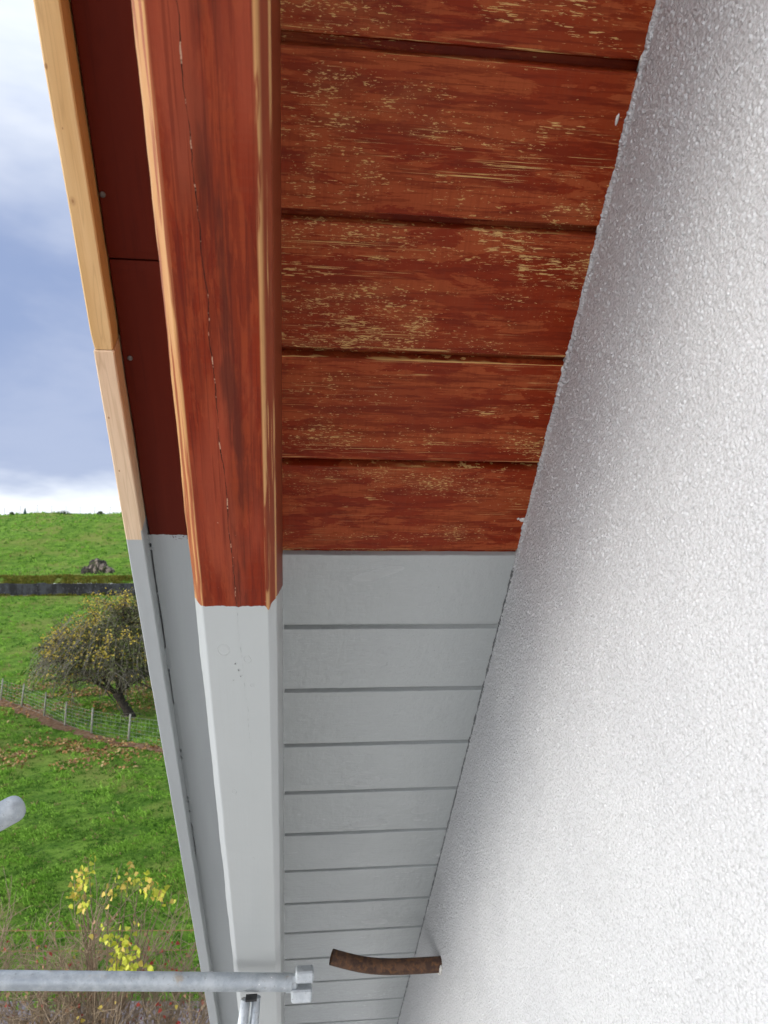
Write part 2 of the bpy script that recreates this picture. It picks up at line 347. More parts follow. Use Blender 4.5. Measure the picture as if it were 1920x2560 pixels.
# gable wall (solid body of the house)
b = MB(); y0, y1 = -4.0, 3.6
zt = lambda y: (H + .012 - sn*y)/cs + CZ
Xs = (0, 6.0)
P = [(y0, 0), (y1, 0), (y1, zt(y1)), (-1.6, zt(-1.6)), (y0, zt(-1.6)-2.4*sn/cs)]
# plastered face: a fine grid where the render's grains are seen from close by, plain faces round it
YA, YB = .28, 3.38; zb_ = lambda y: CZ - (.72*y + .12)
ys = [YA]
while ys[-1] < YB: ys.append(min(YB, ys[-1] + (.00125)*(.6+ys[-1])))
NZ = 780
b.face([(0, y, z) for y, z in [(y0, 0), (y0, P[4][1]), (-1.6, P[3][1]), (YA, zt(YA)), (YA, zb_(YA)), (YA, 0)]])
b.face([(0, y, z) for y, z in [(YA, 0), (YA, zb_(YA)), (YB, zb_(YB)), (YB, 0)]])
b.face([(0, y, z) for y, z in [(YB, 0), (YB, zt(YB)), (y1, zt(y1)), (y1, 0)]])
b.face([(Xs[1], y, z) for y, z in P])
for i in range(len(P)):
    p, q = P[i], P[(i+1) % len(P)]; b.face([(Xs[0], p[0], p[1]), (Xs[0], q[0], q[1]), (Xs[1], q[0], q[1]), (Xs[1], p[0], p[1])])
k_ = len(b.v)
for y in ys:
    za, zc = zt(y), zb_(y)
    for j in range(NZ+1): b.v.append((0, y, za+(zc-za)*j/NZ))
for i in range(len(ys)-1):
    q = k_+i*(NZ+1); b.f += [(q+j, q+j+NZ+1, q+j+NZ+2, q+j+1) for j in range(NZ)]
b.mi += [0]*((len(ys)-1)*NZ); b.sm += [True]*((len(ys)-1)*NZ)
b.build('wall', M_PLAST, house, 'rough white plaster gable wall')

# roof deck and covering, in the roof's own frame (x across, y down the slope, z out of the roof)
S_A, S_B = -1.1, 3.75
b = MB(); b.box((-.232, S_A, H+.024), (UW+6.2, S_B, H+.10))
soffit = roofpart(b, 'soffit', M_DECK, 'boarded underside of the eave, red above and grey below')
b = MB(); b.box((-.2635, S_A, H+.0215), (-.2345, S_B, H+.13)); roofpart(b, 'barge_board', M_VERGE)
b = MB()
for k in range(13):
    s = S_A + k*.38; b.box((-.29, s, H+.132+.012*(k % 2)), (UW+6.3, s+.40, H+.152+.012*(k % 2)))
roofpart(b, 'roof_covering', M_TILE)

rnd = random.Random(4)
# soffit boards: k < 5 from the eye still red, the rest grey
k0 = -4
for k in range(k0, 19):
    s = S0 + k*PIT
    mb = MB(); rows = []
    n = 90; x0, x1 = UR-.004, UW+.012
    grey = k >= 5
    seed = rnd.random()*50
    for i in range(n+1):
        x = x0 + (x1-x0)*i/n
        jA = mn.noise(Vector((x*70, seed, 0)))*.0006 + mn.noise(Vector((x*6, seed, 3)))*.0010
        jB = mn.noise(Vector((x*70, seed, 9)))*.0006 + mn.noise(Vector((x*6, seed, 13)))*.0008
        hz = mn.noise(Vector((x*5, seed, 5)))*.0005
        lo = 0.
        rows.append([(x, GRV-.0016+jA, lo+.016), (x, GRV-.0004+jA, lo+.0018), (x, GRV+.0002+jA, lo+.0004+hz), (x, GRV+.0010+jA, lo+hz), (x, GRV+.05, lo+hz*.5), (x, PIT-.05, lo+hz*.5),
                     (x, PIT-.0030+jB, lo+hz), (x, PIT-.0010+jB, lo+.0006), (x, PIT-.0002+jB, lo+.0022), (x, PIT-.0002+jB, lo+.018)])
    mb.strip(rows, 0, False)
    # tongue at the bottom of the gap, with a deeper slit against this board's edge
    rows = []; tz = .0105 if k >= 4 else .0175
    for i in range(n+1):
        x = x0 + (x1-x0)*i/n; z = tz + mn.noise(Vector((x*60, seed, 20)))*.0004; jj = mn.noise(Vector((x*25, seed, 30)))*.0008
        rows.append([(x, PIT-.002, .0185), (x, PIT+.0016+jj, .0185), (x, PIT+.0022+jj, z+.0006), (x, PIT+.0028+jj, z), (x, PIT+GRV+.003, z-.0004)])
    mb.strip(rows, 0, False)
    mb.box((x0, .004, .0190), (x1, PIT+.001, .0225))
    o = mb.build('soffit_board', M_GREY if grey else M_RED, soffit, 'soffit board freshly painted glossy grey' if grey else 'soffit board with worn scratched red paint', loc=(0, s, H))
# rafter
mb = MB(); rows = []
n = 600
for i in range(n+1):
    y = S_A + (S_B-S_A)*i/n
    j = lambda a, f=9: (mn.noise(Vector((a, y*f, 0)))*.7 + mn.noise(Vector((a, y*f*5, 4)))*.3)
    l1 = .0016*j(3); l2 = .0013*j(8); r1 = .0006*j(13); r2 = .0008*j(17)
    rows.append([(XL, y, H+.02), (XL+l1, y, ZB+CH), (XL+.0015+l1, y, ZB+CH-.0018), (XL+CH-.001+l2, y, ZB+.0008), (XL+CH+.001+l2, y, ZB), (XL*.5+UR*.5, y, ZB-.0004+.0005*j(21)),
                 (UR-CH-.001+r1, y, ZB), (UR-CH+.0005+r1, y, ZB+.0008), (UR-.0012, y, ZB+CH-.0012+r2), (UR, y, ZB+CH+.001+r2), (UR, y, ZB+.1), (UR, y, H+.02)])
mb.strip(rows, 0, False)
mb.face(list(rows[0]), 0); mb.face(list(reversed(rows[-1])), 0)
raf = roofpart(mb, 'rafter', M_RAFT, 'deep verge rafter, worn red brown above and grey below')
# bead of paint filling the corner between rafter and boards
mb = MB(); pts = []; rad = []
for i in range(700):
    y = .84 + i*.0036
    pts.append((UR+.0008, y, H+.0015)); rad.append(.0018+.0026*max(0, mn.noise(Vector((y*75, 2, 0))))+.0006*mn.noise(Vector((y*300, 1, 0))))
mb.tube(pts, rad, 6, False); roofpart(mb, 'caulk_bead', M_GREY, 'grey paint bead in the corner of the rafter')

# verge boards (between rafter and outer batten), butt joint then a long board
KX = -.2515*H
def vboard(ya, yb, name='verge_board', label=None):
    mb = MB(); rows = []; n = max(2, int((yb-ya)/.01))
    for i in range(n+1):
        y = ya + (yb-ya)*i/n; j = .0012*mn.noise(Vector((y*11, 7, 0)))
        ez = .002*math.exp(-(y-ya)/.004) + .002*math.exp(-(yb-y)/.004)
        rows.append([(KX+.0012+j, y, H+.020), (KX+.0012+j, y, H+.001+ez), (KX+.0026+j, y, H+ez), (-.16, y, H+ez), (XL+.01, y, H+ez)])
    mb.strip(rows, 0, False)
    mb.face(list(rows[0])); mb.face(list(reversed(rows[-1])))
    return roofpart(mb, name, M_VERGE, label)
JY = .3352
v1 = vboard(S_A, JY-.0012, label='dark red verge board above the joint'); v2 = vboard(JY+.0012, S_B, label='long verge board, dark red above and grey below')
M_NAIL = simple('dull_nail_steel', (.10, .10, .10), (.17, .17, .17), 300, .45, metal=.7)
def nail(x, y, par):
    mb = MB(); mb.tube([(x, y, H+.001), (x, y, H-.0012), (x, y, H-.0016)], [.0034, .0034, .0022], 14); mb.build('nail_head', M_NAIL, par, 'flat grey nail head')
nail(-.2210, .2620, v1); nail(-.2163, .4630, v2)

# outer batten in three lengths
BX0, BX1, BT = -.2905*H*.964, -.2600*H*.966-.0012, .034*H
def batten(ya, yb, mat, label):
    mb = MB(); n = max(2, int((yb-ya)/.02)); rows = []; e = .0016
    for i in range(n+1):
        y = ya + (yb-ya)*i/n; j = .0006*mn.noise(Vector((y*9, 1, 0)))
        q = .0014 if i in (0, n) else 0
        rows.append([(BX0+q, y, H+.0195), (BX0+j+q, y, H-BT+e+q), (BX0+e+j+q, y, H-BT+q), (BX1-e+j-q, y, H-BT+q), (BX1+j-q, y, H-BT+e+q), (BX1-q, y, H+.0195)])
        if i == 0: rows.append([(p[0], y+.0014, p[2]) for p in [(BX0, 0, H+.0195), (BX0+j, 0, H-BT+e), (BX0+e+j, 0, H-BT), (BX1-e+j, 0, H-BT), (BX1+j, 0, H-BT+e), (BX1, 0, H+.0195)]])
    mb.strip(rows, 0, False); mb.face(list(rows[0])); mb.face(list(reversed(rows[-1])))
    return roofpart(mb, 'verge_batten', mat, label)
BY = .4385
batten(S_A, BY-.0006, M_PINE, 'bare honey yellow pine batten'); batten(BY+.0006, S_B, M_PINE2, 'pale new pine batten, painted grey further down')
# grey paint bridging the slit between batten and board, with dark gaps left
gaps = [(.778, .786), (.792, .885), (.889, .905), (.9065, .935), (.9365, 1.02), (1.075, 1.083), (1.088, 1.175), (1.32, 1.33), (1.345, 1.352), (1.49, 1.50), (1.505, 1.515), (1.52, 1.527), (1.545, 1.553), (1.60, 1.625), (1.632, 1.65), (1.66, 1.70), (1.705, 1.74)]
edges = [.7605] + [g for q in gaps for g in q] + [S_B]
for i in range(0, len(edges), 2):
    a_, b_ = edges[i], edges[i+1]; mb = MB()
    mb.face([(BX1-.0006, a_, H+.0006), (BX1-.0006, b_, H+.0006), (KX+.006, b_, H-.0008), (KX+.006, a_, H-.0008)])
    mb.face([(BX1-.0006, a_, H+.0020), (BX1-.0006, b_, H+.0020), (KX+.002, b_, H+.0020), (KX+.002, a_, H+.0020)][::-1])
    roofpart(mb, 'gap_filler', M_VERGE, 'grey paint bridging the slit beside the batten')

# ragged plaster edge against the soffit
mb = MB(); rows = []; n = 2300
for i in range(n+1):
    y = -1.0 + 4.4*i/n
    r_ = .0026 + .0022*mn.noise(Vector((y*28, 0, 5))) + .0018*abs(mn.noise(Vector((y*110, 0, 7)))) + .0010*mn.noise(Vector((y*400, 3, 7)))
    if y > .83: r_ *= .35
    if y < .8: r_ += .0008 + .003*max(0, mn.noise(Vector((y*19, 9, 1)))-.32)
    r_ = max(r_, .0006); h_ = .006 + .003*mn.noise(Vector((y*60, 4, 4)))
    k1 = .0007*mn.noise(Vector((y*500, 1, 1)))
    rows.append([(UW+.001, y, H-h_*1.6), (UW-r_*.45+k1, y, H-h_), (UW-r_*.9, y, H-h_*.55+k1), (UW-r_, y, H-.0016-abs(k1)), (UW-r_*.7, y, H+.0022), (UW+.002, y, H+.006)])
mb.strip(rows, 0, False)
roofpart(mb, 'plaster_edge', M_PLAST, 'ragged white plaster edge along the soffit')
M_CORNER = simple('shade_grey_paint', (.085, .09, .09), (.17, .175, .175), 120, .5, .6, .001)  # ragged paint edge, its colour darkened to carry the corner's shadow line
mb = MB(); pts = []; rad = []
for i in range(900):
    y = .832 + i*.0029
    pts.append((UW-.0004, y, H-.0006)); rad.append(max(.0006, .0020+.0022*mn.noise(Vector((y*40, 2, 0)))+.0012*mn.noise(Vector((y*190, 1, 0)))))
mb.tube(pts, rad, 6, False, smooth=False); roofpart(mb, 'corner_seam', M_CORNER, 'ragged grey paint seam between boards and plaster, coloured dark as corner shadow')
M_CRUMB = simple('plaster_crumb', (.72, .70, .66), (.60, .58, .54), 200, .9, .6, .001)
def blob(mb, c, r, seed, sq=(1, 1, 1), n=7):
    rows = []
    for i in range(n+1):
        ph = math.pi*i/n; row = []
        for j in range(10):
            t = 2*math.pi*j/10; d = Vector((math.sin(ph)*math.cos(t), math.sin(ph)*math.sin(t), math.cos(ph)))
            q = r*(1+.45*mn.noise(d*1.9+Vector((seed, 0, 0)))); row.append((c[0]+d.x*q*sq[0], c[1]+d.y*q*sq[1], c[2]+d.z*q*sq[2]))
        rows.append(row)
    mb.strip(rows, 0, True, True)
for (x, y, r_, sq) in ((.3557, .7230, .0048, (1, .9, .6)), (.3485, .7215, .0022, (1, 1, .6)), (.3490, .1495, .0050, (.35, 1.3, .4)), (.3590, .4570, .0030, (.8, 1.4, .6)), (.3600, .0900, .0032, (.7, 1.6, .7)), (.3600, .2680, .0036, (.7, 1.5, .7))):
    mb = MB(); blob(mb, (x, y, H), r_, x*900, sq); roofpart(mb, 'plaster_crumb', M_CRUMB, 'stray crumb of plaster on the red board')

# ------------------------------------------------------------------ rusty pipe stub in the wall
def mat_rust():
    m, T = newmat('rust'); v = T.tc
    c = T.mix(T.step(T.noise(v, 45, 5, .65), .42, .62), (.062, .034, .024), (.120, .062, .036))
    zz = T.node('ShaderNodeSeparateXYZ', {0: T.node('ShaderNodeNewGeometry').outputs['Normal']}).outputs[2]
    og = T.step(T.noise(v, 70, 5, .7, dist=.5), .50, .62)
    c = T.mix(T.m('MULTIPLY', og, .5), c, (.22, .10, .035))
    sp = T.step(T.noise(v, 42, 2, .5), .75, .765); c = T.mix(sp, c, (.75, .72, .66))
    fin(T, c, .75, T.bump(T.noise(v, 240, 4, .65), .7, .0012), spec=.3); return m
M_RUST = mat_rust()
PC = [(.412, -.9125)] + [(0.3641, -0.9148), (0.3365, -0.9148), (0.3079, -0.9149), (0.2794, -0.9147), (0.2566, -0.9142), (0.2339, -0.9131), (0.2113, -0.9113), (0.1887, -0.9083), (0.1662, -0.9039), (0.146, -0.8988), (0.1269, -0.8933), (0.1101, -0.8881), (0.0944, -0.8831)]
pb = Vector((UW, 1.9034, CZ-.9150))
t = empty('pipe_stub', pb, 'short bent rusty brown pipe sticking out of the white wall', 'pipe')
mb = MB()
pts = [Vector((x, 1.9034, z+CZ))-pb for x, z in PC]
mb.tube(pts, .0178, 28, False)
mb.tube(pts, .0152, 28, False)
e_ = pts[-1]; d_ = (pts[-1]-pts[-2]).normalized(); up = Vector((0, 1, 0)); q_ = d_.cross(up)
ring = lambda r_: [e_+(up*math.cos(2*math.pi*j/28)+q_*math.sin(2*math.pi*j/28))*r_ for j in range(28)]
mb.strip([ring(.0178), ring(.0152)], 0, False, True)
mb.build('pipe', M_RUST, t)
mb = MB()
rnd = random.Random(9)
for k in range(14):
    a_ = rnd.uniform(-1.2, 1.9) - 1.4
    blob(mb, (-.002-rnd.random()*.004, -.018*math.cos(a_)*1.0, .0185*math.sin(a_)), rnd.uniform(.002, .0045), k*3.1)
mb.build('mortar_collar', M_CRUMB, t, 'crumbs of mortar round the pipe at the wall')

# ------------------------------------------------------------------ scaffold tubes
def mat_galv(name='galvanised', white=.0):
    m, T = newmat(name); v = T.tc
    n1 = T.noise(v, 38, 5, .65); n2 = T.noise(v, 160, 3, .6)
    c = T.mix(T.step(n1, .35, .65), (.33+white, .36+white, .39+white), (.47+white, .50+white, .52+white))
    c = T.mix(T.m('MULTIPLY', T.step(n2, .60, .70), .5), c, (.25, .25, .24))
    c = T.mix(T.m('MULTIPLY', T.step(T.noise(v, 21, 4, .6), .62, .72), .6), c, (.40, .31, .21))
    c = T.mix(T.step(T.noise(v, 75, 2, .5), .74, .76), c, (.9, .9, .86))
    fin(T, c, T.fmix(n1, .32, .55), T.bump(T.m('ADD', n1, T.m('MULTIPLY', n2, .4)), .5, .0015), metal=.45, spec=.5); return m
M_GALV = mat_galv(); M_CAST = mat_galv('cast_zinc', .08)
rb = Vector((-.0833, 1.518, CZ-.751))
rail = empty('scaffold_rail', rb, 'horizontal galvanised scaffold rail with forked end below the eave', 'scaffold')
mb = MB(); p0 = Vector((-1.088, 1.444, CZ-.640)); p1 = Vector((-.0010, 1.540, CZ-.7570))
pa = [p0.lerp(p1, k/16)-rb for k in range(17)]
mb.tube(pa, .0162, 28, False); mb.tube(pa, .0138, 28, False)
e_ = pa[-1]; d_ = (pa[-1]-pa[-2]).normalized(); up = d_.orthogonal().normalized(); q_ = d_.cross(up)
mb.strip([[e_+(up*math.cos(2*math.pi*j/28)+q_*math.sin(2*math.pi*j/28))*r_ for j in range(28)] for r_ in (.0162, .0138)], 0, False, True)
mb.build('tube', M_GALV, rail)
# forked end: a flattened spigot with an upper and a lower jaw
def chunk(x0, x1, y0, y1, z0, z1, tilt=0):
    mb = MB(); e = .003; rows = []
    for (x, k) in ((x0, e), (x0+e, 0), (x1-e, 0), (x1, e)):
        ring_ = []
        for (yy, zz) in ((y0+k+e, z0+k), (y1-k-e, z0+k), (y1-k, z0+k+e), (y1-k, z1-k-e), (y1-k-e, z1-k), (y0+k+e, z1-k), (y0+k, z1-k-e), (y0+k, z0+k+e)):
            ring_.append((x, yy, zz + tilt*(x-x0)))
        rows.append(ring_)
    mb.strip(rows, 0, False, True); mb.face(list(reversed(rows[0]))); mb.face(rows[-1]); return mb
ox = p1 - rb
chunk(ox.x+.008, ox.x+.043, ox.y-.015, ox.y+.015, ox.z+.0020, ox.z+.0245).build('fork_jaw', M_CAST, rail, 'upper jaw of the forked end')
chunk(ox.x+.000, ox.x+.040, ox.y-.017, ox.y+.013, ox.z-.0320, ox.z-.0080).build('fork_jaw', M_CAST, rail, 'lower jaw of the forked end')
chunk(ox.x-.012, ox.x+.012, ox.y-.010, ox.y+.010, ox.z-.016, ox.z+.014).build('fork_neck', M_CAST, rail)
# brace below: two tubes meeting under the rail
mb = MB()
q0 = Vector((-.0760, 1.518, CZ-.771)) - rb
mb.tube([q0+Vector((-.010, 0, 0)), q0+Vector((-.019, -.003, -.08)), q0+Vector((-.052, -.010, -.45))], [.0085, .0105, .0105], 16)
mb.tube([q0+Vector((.009, .010, -.002)), q0+Vector((.003, .009, -.08)), q0+Vector((-.025, .003, -.45))], [.0085, .0100, .0100], 16)
mb.build('brace', M_CAST, rail, 'pale twin brace hanging under the rail')
mb = MB(); mb.box((q0.x-.010, q0.y-.012, q0.z+.0005), (q0.x+.011, q0.y+.008, q0.z+.0045)); mb.build('bracket', simple('dark_steel', (.03, .03, .03), (.06, .06, .06), 60, .5, metal=.5), rail, 'dark slot where the brace meets the rail')
# unseen planks under the viewer, added pale to bounce light below the eave
M_PLK = simple('pale_bounce_planks', (.50, .47, .42), (.62, .59, .54), 9, .8, .4, .002)
db = Vector((-.2, 0, CZ-1.86)); dk = empty('bounce_deck', db, 'pale scaffold deck along the wall, unseen, added to bounce light up under the eave', 'scaffold')
for i in range(4):
    mb = MB(); x0 = -.62+.235*i; mb.box((x0, -3.2, -.045), (x0+.228, 2.15, 0)); mb.build('bounce_plank', M_PLK, dk)
# free tube end at the left edge
tb = Vector((-.4669, 1.4108, CZ-.3720))
tube_ = empty('scaffold_tube', tb, 'galvanised scaffold tube whose closed end points in from the left edge', 'scaffold')
mb = MB(); dr = Vector((-.8, -.28, -.40)).normalized()
R0 = .0228
prof = [(0, .004), (.0010, .0095), (.0035, .0150), (.0075, .0192), (.0125, .0217), (.019, R0), (.06, R0), (.2, R0), (.5, R0), (1.1, R0)]
mb.tube([dr*t_ for t_, _ in prof], [r_ for _, r_ in prof], 32)
mb.build('tube', M_GALV, tube_)

# ------------------------------------------------------------------ terrain
KN = [(-400, -8.2), (12, -8.2), (15.2, -8.1), (22, -7.85), (30, -7.55), (36, -7.32), (42, -6.9), (50, -5.75), (60, -4.1), (70, -2.4), (80, -.70)]
KU = [(80.5, .55), (81.2, 1.05), (83, 1.30), (90, 2.0), (96, 3.0), (105, 5.6), (116, 9.3), (124, 12.1), (130, 13.45), (137, 13.9), (170, 12.5), (400, 6.)]
def interp(K, d):
    if d <= K[0][0]: return K[0][1]
    for (a0, z0), (a1, z1) in zip(K, K[1:]):
        if d <= a1: return z0 + (z1-z0)*(d-a0)/(a1-a0)
    return K[-1][1]
def DD(x, y): return .99328*y + .1157*x
def XY(D, L):      # D metres ahead, L metres to the right
    return (.1157*D + .99328*L, .99328*D - .1157*L)
def wall_shift(L): return -.035*(L+25)      # the retaining wall runs slightly towards the viewer on the right
def gz(x, y):
    d = DD(x, y); L = .99328*x - .1157*y; d2 = d - wall_shift(L)*min(1, max(0, (d-45)/30))
    z = interp(KN, d2) if d2 < 80.2 else interp(KU, max(d2, 80.5))
    k = min(1, max(0, (d-14)/10))
    return CZ + z + k*(.10*mn.noise(Vector((x*.35, y*.35, 0))) + .035*mn.noise(Vector((x*1.3, y*1.3, 2)))) + (1.25*mn.noise(Vector((x*.065, y*.05, 5))) if d2 > 86 else 0) * min(1, max(0, (d2-86)/10))
def mat_grass():
    m, T = newmat('meadow'); v = T.tc; geo = T.node('ShaderNodeNewGeometry').outputs['Position']
    a1 = T.noise(geo, .9, 5, .65); a2 = T.noise(geo, 5.5, 5, .7); a3 = T.noise(geo, .18, 3, .5)
    c = T.mix(T.step(a1, .36, .66), (.105, .235, .022), (.225, .390, .048))
    c = T.mix(T.m('MULTIPLY', T.step(a2, .52, .66), .7), c, (.24, .38, .060))
    c = T.mix(T.m('MULTIPLY', T.step(a2, .47, .34), .85), c, (.045, .095, .014))
    c = T.mix(T.m('MULTIPLY', T.step(a3, .48, .62), .6), c, (.30, .32, .080))
    br = T.m('MULTIPLY', T.step(T.noise(geo, 2.3, 4, .65), .63, .74), .55)
    c = T.mix(br, c, (.130, .085, .035))
    h = T.m('ADD', T.m('MULTIPLY', T.noise(geo, 2.4, 4, .6), 1.6), a2)
    fin(T, c, .9, T.bump(h, 1., .22), spec=.12); return m
M_GRASS = mat_grass()
mb = MB(); rows = []
Ds = [-60, -20, 0, 6, 10] + [12+.8*i for i in range(36)] + [41+1.0*i for i in range(39)]
Ds = [d for d in Ds if d < 79.9]
Ls = [-220, -150, -110] + [-92+1.4*i for i in range(74)] + [18, 30, 50, 90, 150]
def sheet(Ds, name, fn=None, mat=M_GRASS, **kw):
    mb = MB(); rows = []
    for d in Ds:
        row = []
        for L in Ls:
            dd = d + (wall_shift(L)*min(1, max(0, (d-45)/30)) if fn is None else fn(d, L))
            x, y = XY(dd, L); row.append((x, y, gz(x, y)))
        rows.append(row)
    mb.strip(rows, 0, True); return mb.build(name, mat, **kw)
sheet(Ds + [80.0], 'meadow', kind='structure', label='lower green pasture')
sheet([80.55, 81.0, 81.6, 82.3, 83] + [84+1.2*i for i in range(48)] + [145, 155, 170, 200, 260, 400], 'hill', fn=lambda d, L: wall_shift(L), kind='structure', label='green hillside above the stone wall')

# grass tufts
def tufts(name, label, seed, count, Drange, Lfn, size, mats, prob=None):
    rnd = random.Random(seed); mb = MB()
    for _ in range(count):
        d = math.sqrt(rnd.uniform(Drange[0]**2, Drange[1]**2)); l0, l1 = Lfn(d); L = rnd.uniform(l0, l1); x, y = XY(d, L)
        nn = mn.noise(Vector((x*.8, y*.8, 3)))
        if rnd.random() > .62 + nn*.9: continue
        if prob and not prob(x, y, d, rnd): continue
        z = gz(x, y) - .02; sz = size*rnd.uniform(.6, 1.35)*(1+.5*nn); mi = 0 if nn + rnd.uniform(-.25, .25) > 0 else 1
        if rnd.random() < .05: mi = 2
        for k in range(5):
            a_ = rnd.uniform(0, 6.28); r_ = rnd.uniform(.1, .8)*sz; wd = sz*.13; bx, by = x+rnd.uniform(-.5, .5)*sz, y+rnd.uniform(-.5, .5)*sz
            ca, sa = math.cos(a_), math.sin(a_); h_ = sz*rnd.uniform(.45, 1.)
            mb.face([(bx-sa*wd, by+ca*wd, z), (bx+sa*wd, by-ca*wd, z), (bx+ca*r_*.5, by+sa*r_*.5, z+h_*.8), (bx+ca*r_, by+sa*r_, z+h_*.85)], mi)
    return mb.build(name, mats, label=label, kind='stuff', cat='grass')
G1 = simple('grass_bright', (.20, .40, .042), (.27, .47, .068), 1.2, .8, spec=.15)
G2 = simple('grass_deep', (.062, .165, .017), (.12, .25, .032), 1.2, .8, spec=.15)
G3 = simple('grass_dry', (.30, .27, .10), (.34, .26, .12), 1.2, .9, spec=.1)
vis = lambda d: (-.60*d, -.18*d)
# dirt track beside the wire fence ------------------------------------------------
def follow(pts, half, name, mat, dz, jit=0., **kw):
    mb = MB(); rows = []
    for (x0, y0_), (x1, y1_) in zip(pts, pts[1:]):
        n = max(2, int(math.hypot(x1-x0, y1_-y0_)/.25)); dx, dy = x1-x0, y1_-y0_; l = math.hypot(dx, dy); nx, ny = -dy/l, dx/l
        for i in range(n):
            t_ = i/n; x, y = x0+dx*t_, y0_+dy*t_
            a_ = half*(1+jit*mn.noise(Vector((x*1.7, y*1.7, 1)))); b_ = half*(1+jit*mn.noise(Vector((x*1.7, y*1.7, 8))))
            rows.append([(x+nx*s_, y+ny*s_, gz(x+nx*s_, y+ny*s_)+dz) for s_ in (-a_, -a_*.4, b_*.4, b_)])
    mb.strip(rows, 0, True); return mb.build(name, mat, **kw)
TRK = [(-36, 63), (-25.5, 54.0), (-17.03, 46.58), (-15.62, 45.51), (-14.07, 43.87), (-11.97, 40.96), (-9.83, 38.90), (-8.19, 37.50), (-6.07, 35.74), (-2.5, 33.2), (4, 29.5)]
M_TRK = simple('bare_reddish_earth', (.20, .105, .055), (.29, .19, .12), 4.5, .95, .8, .05, spec=.1)
follow(TRK, .42, 'path', M_TRK, .03, .9, kind='structure', label='narrow reddish earth path along the wire fence')
M_ROAD = simple('asphalt_lane', (.20, .17, .175), (.26, .225, .23), 30, .9, .5, .006, spec=.25)
mb = MB(); rows = []
for d in (13.0, 13.6, 14.2, 15.0, 15.6):
    rows.append([(*XY(d, L), gz(*XY(d, L))+.02) for L in [-60+2*i for i in range(50)]])
mb.strip(rows); mb.build('road', M_ROAD, kind='structure', label='grey lane below the house')

mb = MB(); rows = []
for d in (-60, -30, -10, -3, 0, 3, 6, 9, 12.9):
    rows.append([(*XY(d, L), gz(*XY(d, L))+.02) for L in [-60+3*i for i in range(24)]])
mb.strip(rows); mb.build('bounce_yard', simple('pale_bounce_gravel', (.52, .51, .49), (.60, .59, .57), 25, .9, .6, .01), kind='structure', label='unseen pale gravel beside the house, added to bounce light onto the soffit')  # pale ground out of view, added to bounce light up to the soffit
def trackdist(x, y):
    m_ = 1e9
    for (x0, y0_), (x1, y1_) in zip(TRK, TRK[1:]):
        dx, dy = x1-x0, y1_-y0_; t_ = max(0, min(1, ((x-x0)*dx+(y-y0_)*dy)/(dx*dx+dy*dy))); m_ = min(m_, math.hypot(x-x0-dx*t_, y-y0_-dy*t_))
    return m_
okg = lambda x, y, d, r: trackdist(x, y) > .38
tufts('grass', 'short green grass of the near pasture', 1, 15000, (15.3, 26), vis, .105, [G1, G2, G3], okg)
tufts('grass', 'green grass of the middle pasture round the fence', 2, 13000, (26, 48), vis, .15, [G1, G2, G3], okg)
tufts('grass', 'green grass between the apple tree and the stone wall', 3, 5500, (48, 79.3), vis, .24, [G1, G2, G3])
tufts('grass', 'green grass on the far hillside', 4, 5000, (84, 133), vis, .34, [G1, G2, G3])
M_MOSS = simple('mossy_bank', (.12, .125, .018), (.20, .18, .035), 1.5, .95, spec=.1)
tufts('mossy_grass', 'yellow green mossy grass on top of the stone wall', 5, 5200, (80.9, 84), lambda d: (-.60*d, -.22*d), .26, [M_MOSS, M_MOSS, G2])
tufts('mossy_grass', 'mossy grass hanging over the edge of the stone wall', 6, 2600, (79.95, 81.6), lambda d: (-.60*d, -.22*d), .28, [M_MOSS, M_MOSS, M_MOSS])

# fallen leaves under the apple tree and beside the path
rnd = random.Random(12); mb = MB()
for _ in range(7600):
    if rnd.random() < .72:
        d = rnd.gauss(46.6, 2.6); L = rnd.gauss(-17.5, 3.6)
    else:
        d = rnd.gauss(34.6, 1.6); L = -14.2 + rnd.gauss(0, 2.6)
    x, y = XY(d, L)
    if d < 31.5 or mn.noise(Vector((x*.7, y*.7, 8))) < -.15: continue
    z = gz(x, y)+.05+rnd.random()*.07; r_ = rnd.uniform(.045, .085); a_ = rnd.uniform(0, 6.28); tl = rnd.uniform(-.9, .9)
    c_, s_ = math.cos(a_)*r_, math.sin(a_)*r_
    mb.face([(x-c_, y-s_, z), (x+s_*.7, y-c_*.7, z+tl*r_), (x+c_, y+s_, z+.02), (x-s_*.7, y+c_*.7, z-tl*r_)], rnd.choice((0, 0, 1, 2)))
L1 = simple('leaf_orange', (.36, .17, .05), (.42, .24, .08), 3); L2 = simple('leaf_brown', (.20, .095, .04), (.27, .14, .06), 3); L3 = simple('leaf_straw', (.45, .33, .12), (.50, .36, .16), 3)
mb.build('fallen_leaves', [L1, L2, L3], kind='stuff', label='orange and brown fallen leaves under the apple tree', cat='leaves')

# retaining wall
def mat_stone():
    m, T = newmat('old_stone_wall'); v = T.tc; z = T.node('ShaderNodeSeparateXYZ', {0: v}).outputs[2]
    st = T.node('ShaderNodeTexNoise', {'Vector': T.scale(v, 1.1, 1.1, .55), 'Scale': 1., 'Detail': 5., 'Roughness': .7}).outputs['Fac']
    c = T.mix(T.step(st, .42, .60), (.008, .008, .009), (.038, .041, .047))
    c = T.mix(T.step(T.noise(v, 3.2, 4, .7), .62, .68), c, (.10, .10, .105))
    zb = T.m('ADD', z, T.m('MULTIPLY', T.m('SUBTRACT', T.noise(T.scale(v, .6, .6, .6), 1., 3), .5), .7))
    c = T.mix(T.step(zb, .14, .06), c, (.34, .32, .27))
    fin(T, c, .9, T.bump(T.noise(v, 3., 4), .8, .05)); return m
mb = MB(); rows = []
base = Vector((*XY(80, -25), 0)); base.z = CZ-.85
